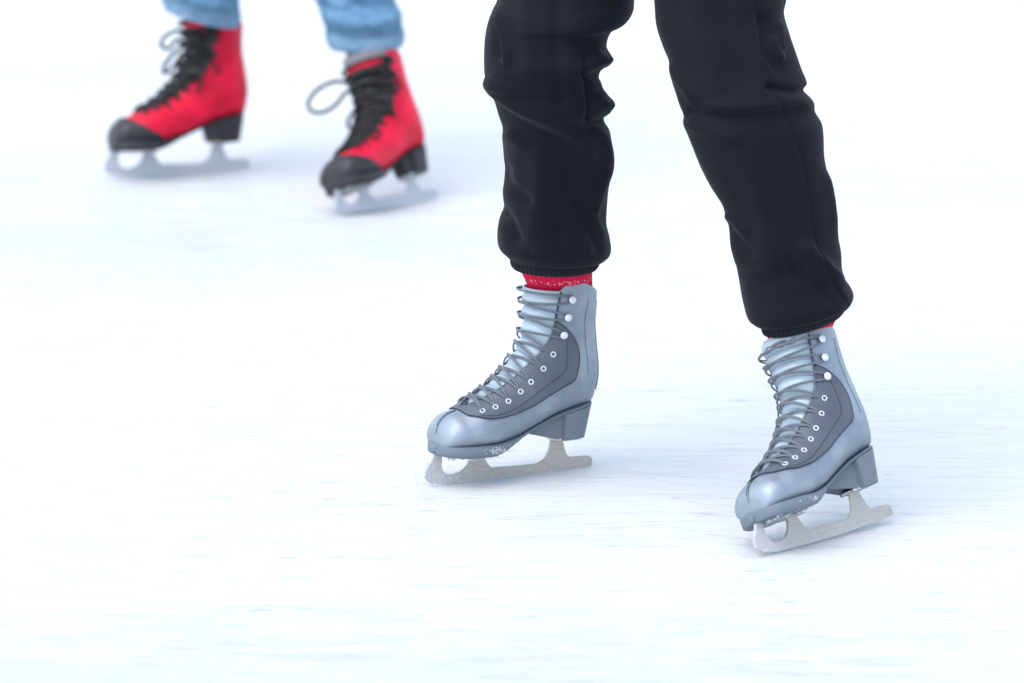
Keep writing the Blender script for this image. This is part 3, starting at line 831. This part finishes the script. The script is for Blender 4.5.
# ---------------------------------------------------------------- person in black trousers
def at_skate(k, p): return np.array(sk[k].matrix_world @ Vector(p))
bpy.context.view_layer.update()
BASE = (.20, 6.10, 0.)
LL = [(560, -340), (545, -220), (520, -120), (507, -50), (497.4, 0), (491.3, 14), (486, 35), (484, 57), (484.5, 76), (487, 84), (493, 90), (494.3, 100), (498.4, 115), (502.5, 127), (503.4, 140), (504.6, 165), (502.5, 188.6), (503, 207), (498.7, 221), (497.6, 238), (500, 249), (508, 257), (512, 262), (514, 275)]
LR = [(690, -340), (680, -220), (668, -120), (648, -50), (633.5, 0), (631.6, 12), (624, 24), (611, 31), (605.5, 47), (611, 58), (609.5, 66), (602, 74), (603, 86), (611, 100), (612, 109), (606, 118), (610, 133), (611, 149), (609.5, 177), (607.6, 200), (606.5, 224), (608.5, 238), (609, 252), (605, 260), (597, 263), (595, 275)]
RL = [(610, -340), (612, -220), (625, -120), (641, -50), (654, 0), (658, 26.6), (665.4, 49), (670, 61.5), (671, 76), (675.6, 94), (681.8, 113), (686, 131), (700, 164), (712, 188), (723, 207), (726, 228), (730.7, 250), (740, 280.6), (746, 308), (751, 322), (760, 328), (766, 332), (768, 345)]
RR = [(745, -340), (760, -220), (778, -120), (785, -50), (784, 0), (782, 16), (791.5, 39), (801.7, 67.6), (808, 84), (807.5, 92), (814, 102.5), (815, 112), (821, 123), (823, 135), (824.5, 158), (832, 191.5), (837, 231), (841, 253), (842.5, 277.5), (850, 289), (852.8, 298), (849, 306), (842, 310), (838, 325)]
foldsL = [
 ([(530, -20), (526, 40), (532, 90)], 9, .0040, 'ridge'), ([(562, -20), (556, 40), (560, 100)], 9, .0035, 'groove'),
 ([(535, 135), (540, 180), (535, 225), (540, 252)], 10, .0040, 'ridge'), ([(566, 160), (568, 200), (560, 240)], 9, .0035, 'groove'),
 ([(484, 78), (495, 92), (520, 110), (548, 124), (575, 138), (596, 158)], 4.5, .0075, 'lap'),
 ([(497, 6), (503, 28), (508, 50), (506, 66)], 5, .0075, 'ridge'),
 ([(492, 4), (497, 30), (499, 55)], 4, .004, 'groove'),
 ([(588, 74), (597, 75), (607, 71)], 4.5, .009, 'groove'),
 ([(592, 52), (602, 58), (612, 61)], 5.5, .006, 'ridge'),
 ([(596, 98), (604, 104), (612, 106)], 7, .007, 'ridge'),
 ([(586, 60), (587, 80), (590, 105), (588, 120)], 3, .004, 'groove'),
 ([(590, 128), (603, 138), (608, 165), (600, 190), (596, 215)], 5, .005, 'ridge'),
 ([(592, 118), (600, 122), (610, 120)], 4, .006, 'groove'),
 ([(504, 168), (509, 185), (528, 200)], 6, .004, 'groove'),
 ([(500, 212), (508, 222), (515, 238)], 7, .006, 'groove'),
 ([(592, 205), (594, 222), (604, 242)], 5, .005, 'ridge'),
 ([(578, 200), (590, 225), (600, 250)], 6, .004, 'groove'),
 ([(508, 130), (514, 140), (530, 148)], 7, .004, 'ridge'),
 ([(530, 250), (560, 244), (585, 248)], 7, .003, 'ridge'),
]
foldsR = [
 ([(690, -20), (706, 40), (726, 90)], 11, .0045, 'ridge'), ([(716, -20), (730, 30), (745, 80)], 9, .0035, 'groove'),
 ([(735, 140), (757, 190), (770, 240), (775, 285)], 11, .0040, 'ridge'), ([(772, 130), (788, 180), (798, 235)], 10, .0030, 'groove'),
 ([(672, 62), (680, 78), (690, 93), (696, 106)], 5, .0055, 'ridge'),
 ([(683, 118), (698, 128), (725, 138), (745, 138)], 6, .0042, 'lap'),
 ([(700, 108), (735, 106), (770, 103), (795, 98), (808, 92)], 8, .0052, 'ridge'),
 ([(690, 112), (735, 116), (770, 114), (800, 110)], 6, .005, 'groove'),
 ([(770, 88), (790, 92), (808, 90)], 4.5, .006, 'groove'),
 ([(770, 35), (775, 50), (783, 61)], 4, .006, 'ridge'),
 ([(779, 20), (779, 38), (783, 52)], 3, .005, 'ridge'),
 ([(763, 20), (768, 50), (776, 68)], 5, .005, 'groove'),
 ([(727, 212), (736, 222), (750, 236)], 6, .004, 'ridge'),
 ([(726, 226), (738, 242), (748, 254)], 6, .004, 'groove'),
 ([(800, 240), (815, 255), (830, 270), (846, 288)], 6, .006, 'ridge'),
 ([(785, 262), (808, 280), (830, 300)], 7, .004, 'groove'),
 ([(742, 275), (765, 280), (795, 272)], 8, .0045, 'groove'),
 ([(826, 170), (833, 200), (836, 240)], 5, .003, 'ridge'),
 ([(756, 0), (763, 50), (772, 90), (786, 112), (800, 150), (811, 200), (817, 245), (828, 275), (845, 300)], 1.6, .0022, 'groove'),
]
YL = [(-340, 6.20), (-220, 6.19), (-100, 6.15), (0, 6.11), (70, 6.085), (130, 6.11), (200, 6.14), (275, 6.165)]
YR = [(-340, 6.20), (-220, 6.17), (-100, 6.09), (0, 6.03), (100, 5.99), (180, 5.975), (260, 5.965), (345, 5.96)]
VL = leg_rings(LL, LR, [(-340, 0), (0, 0), (200, 0), (250, -4), (275, -4)], YL, 261, -300, 470, depth=.92)
VR = leg_rings(RL, RR, [(-340, 0), (0, 0), (90, -2), (200, 4), (290, 18), (345, 18)], YR, 317, -300, 500, depth=.92)
VL = back_folds(push_folds(VL, foldsL), 1); VR = back_folds(push_folds(VR, foldsR), 2)
P1 = whole_person('person in black fleece trousers and red socks standing on the silver grey skates', None, BASE, VL, VR, 'FR', 'FL', (.14, 6.22, .95), 214, 1.62, M['jacket'])
def seat_rings(c, face):
    z = np.linspace(.765, 1.05, 26); hw = spline([[.765, .055], [.785, .115], [.82, .138], (.87, .154), (.93, .155), (.99, .146), (1.05, .138)], z)[:, 0]
    t = np.linspace(0, 2*np.pi, 96, endpoint=False); f = np.array([math.cos(R(face)), math.sin(R(face))]); l = np.array([-f[1], f[0]])
    return np.array([np.column_stack([np.array(c)+w_*(np.cos(t)[:, None]*l+.74*np.sin(t)[:, None]*f), np.full(96, q)]) for q, w_ in zip(z, hw)])
def hem_close(V):
    c = V[0].mean(0); inn = [c+(V[0]-c)*k + np.array([0, 0, dz]) for k, dz in ((.80, .004), (.90, -.001), (.97, -.001))]
    return np.concatenate([np.array(inn), V])
bgm = Bag()
for V in (hem_close(VL), hem_close(VR)): bgm.add(V.reshape(-1, 3), grid_faces(V.shape[0], V.shape[1], True))
# seat of the trousers
t = np.linspace(0, 2*np.pi, 96, endpoint=False); rings = seat_rings((.14, 6.20), 214)
bgm.add(rings.reshape(-1, 3), grid_faces(len(rings), 96, True)+[tuple(range(96))[::-1]])
tr = shift(bgm.build('trousers', M['fleece'], P1), BASE)
wave = back_folds  # noqa
def cuff_for(V, k, drop, shrink, parent, tilt):
    c = V[0].mean(0); a = (V[0][:, 0].max()-V[0][:, 0].min())/2
    return c, a
# ribbed cuffs under each hem
cL = VL[0].mean(0); cR = VR[0].mean(0)
def band(px0, py0, px1, py1, Y):
    A, B = ray_at(px0, py0, Y), ray_at(px1, py1, Y); return (A+B)/2, np.linalg.norm(B-A)/2, (B[2]-A[2])/(B[0]-A[0])
for (a, b, Y) in (((510.5, 255, 599.5, 257), (512, 267.5, 597, 269), 6.16), ((763, 321, 845.5, 304), (765, 335, 841, 314), 5.96)):
    c0, r0, s0 = band(*a, Y); c1, r1, s1 = band(*b, Y)
    o = ribbed_cuff('cuff', c0, c1, r0+.001, r1+.001, M['rib'], tr, tilt=(s1, .04), dep=.92); shift(o, BASE)
# socks: from inside the boot up to the cuff
def sock(key, yaw, c0, r0, slope, m, P, base):
    n, k = 26, 200; ph = np.linspace(0, 2*np.pi, k, endpoint=False); Mx = sk[key].matrix_world
    def boot_ring(s_, off):
        q = surf(s_, ph, np.zeros(k)+off); return np.array([Mx @ Vector(v) for v in q])
    A, B = boot_ring(16.5, -.007), boot_ring(18.3, -.0062)
    a = R(yaw)+ph; C = np.column_stack([c0[0]+r0*np.cos(a), c0[1]+r0*.92*np.sin(a), c0[2]+r0*np.cos(a)*slope])
    V = []
    for u in np.linspace(0, 1, n):
        W = A*(1-u/.4)+B*(u/.4) if u < .4 else B*(1-(u-.4)/.6)+C*((u-.4)/.6)
        ctr = W.mean(0); V.append(ctr+(W-ctr)*(1+.010*np.cos(ph*50))[:, None])
    V = np.array(V); loc = V[int(n*.62)].mean(0)
    o = tube_obj('sock', V-loc, m, P); o.location = Vector(loc)-Vector(base); return o
for key, a, Y in (('FR', (516, 262, 593, 264), 6.165), ('FL', (769, 322, 838, 311), 5.965)):
    c0, r0, s0 = band(*a, Y); sock(key, POSE['front_right_foot' if key == 'FR' else 'front_left_foot'][3], c0, r0*(.97 if key == 'FR' else 1.02), s0, M['sock'], P1, BASE)

# ---------------------------------------------------------------- person in pale jeans, behind
BASE2 = (-.27, 8.05, 0.)
bj = Bag(); HEMS = []
JL = dict(left=[(150, -420), (140, -300), (140, -150), (153, -60), (163, 0), (165, 6), (167, 14), (169, 30)], right=[(300, -420), (275, -300), (250, -150), (240, -60), (237, 0), (236.5, 15), (236.5, 28), (236, 44)])
JR = dict(left=[(200, -420), (225, -300), (270, -150), (300, -60), (315, 0), (320, 14), (325, 28), (330, 42), (334, 52), (336, 62)], right=[(370, -420), (380, -300), (383, -150), (388, -60), (395, 0), (398, 14), (400, 27), (401.5, 40), (402, 50), (402, 62)])
for J_, tl, py0, Ys_, fs in ((JL, [(-420, 0), (-60, 0), (0, -16), (40, -22)], 18, [(-420, 8.14), (-150, 8.08), (40, 8.08)],
      [([(180, -10), (200, 3), (232, 6)], 5, .011, 'lap'), ([(170, 2), (190, 14), (225, 22)], 5, .006, 'groove'), ([(210, -20), (222, -5), (234, 0)], 5, .007, 'groove')]),
    (JR, [(-420, 0), (-60, 0), (0, 2), (50, 3)], 47, [(-420, 8.14), (-150, 8.02), (60, 7.95)],
      [([(325, 10), (350, 24), (385, 20), (398, 8)], 5, .011, 'lap'), ([(322, 6), (340, 12), (360, 4)], 4, .006, 'groove'), ([(328, 32), (350, 38), (380, 34), (400, 30)], 5, .006, 'groove'), ([(345, -5), (365, 8), (392, 2)], 6, .007, 'groove')])):
    V = leg_rings(J_['left'], J_['right'], tl, Ys_, py0, -390, 220, 96, .92)
    V = back_folds(push_folds(V, fs), 5); HEMS.append(V)
    V = hem_close(V); bj.add(V.reshape(-1, 3), grid_faces(V.shape[0], V.shape[1], True))
P2 = whole_person('person in pale blue jeans standing further back on the red skates', None, BASE2, HEMS[0], HEMS[1], 'BR', 'BL', (-.40, 8.15, .95), 212, 1.68, M['jacket_grey'])
t = np.linspace(0, 2*np.pi, 96, endpoint=False); rings = seat_rings((-.40, 8.14), 212)
bj.add(rings.reshape(-1, 3), grid_faces(len(rings), 96, True)+[tuple(range(96))[::-1]])
jeans = shift(bj.build('jeans', M['denim'], P2), BASE2)
for V in HEMS:      # rolled hems
    k = max(3, int((V[:, :, 2].mean(1) < V[0, :, 2].mean()+.024).sum())); W = V[:k]; c = W.mean(1, keepdims=True)
    g = (1.035+.018*np.sin(np.linspace(0, np.pi, k)))[:, None, None]; W = c+(W-c)*g
    W = np.concatenate([c[:1]+(W[:1]-c[:1])*.93, W, c[-1:]+(W[-1:]-c[-1:])*.95])
    shift(tube_obj('hem', W, M['denim_hem'], jeans), BASE2)
for key, a, Y, pk in (('BR', (172, 0, 226, 4), 8.08, 'back_right_foot'), ('BL', (340, 34, 394, 34), 7.95, 'back_left_foot')):
    c0, r0, s0 = band(*a, Y); sock(key, POSE[pk][3], c0, r0*.97, s0, M['grey_lining'], P2, BASE2)

# ---------------------------------------------------------------- daylight
w = bpy.data.worlds.new('World'); scene.world = w; w.use_nodes = True
nt = w.node_tree; sky = nt.nodes.new('ShaderNodeTexSky'); sky.sky_type = 'NISHITA'; sky.sun_disc = False
SUN_EL, SUN_AZ = 64, -125           # degrees; azimuth from +y (away from the camera) towards +x
sky.sun_elevation = R(SUN_EL); sky.sun_rotation = R(SUN_AZ)
sky.air_density = 1.0; sky.dust_density = 1.5; sky.ozone_density = .6
hs = nt.nodes.new('ShaderNodeHueSaturation'); hs.inputs['Saturation'].default_value = .62   # thin cloud pales the blue
nt.links.new(sky.outputs[0], hs.inputs['Color']); nt.links.new(hs.outputs[0], nt.nodes['Background'].inputs[0]); nt.nodes['Background'].inputs[1].default_value = .15
sl = bpy.data.lights.new('sun', 'SUN'); sl.energy = .5; sl.angle = R(60); sl.color = (1, .96, .9)
so = bpy.data.objects.new('sun', sl); COL.objects.link(so)
d = Vector((math.sin(R(SUN_AZ))*math.cos(R(SUN_EL)), math.cos(R(SUN_AZ))*math.cos(R(SUN_EL)), math.sin(R(SUN_EL))))
so.rotation_euler = d.to_track_quat('Z', 'Y').to_euler(); so.location = d*12

vs = scene.view_settings; vs.view_transform = 'Standard'; vs.look = 'None'; vs.gamma = 1; vs.use_curve_mapping = False
vs.exposure = 1.4
scene.render.engine = 'CYCLES'; scene.cycles.use_denoising = True
scene.cycles.max_bounces = 8
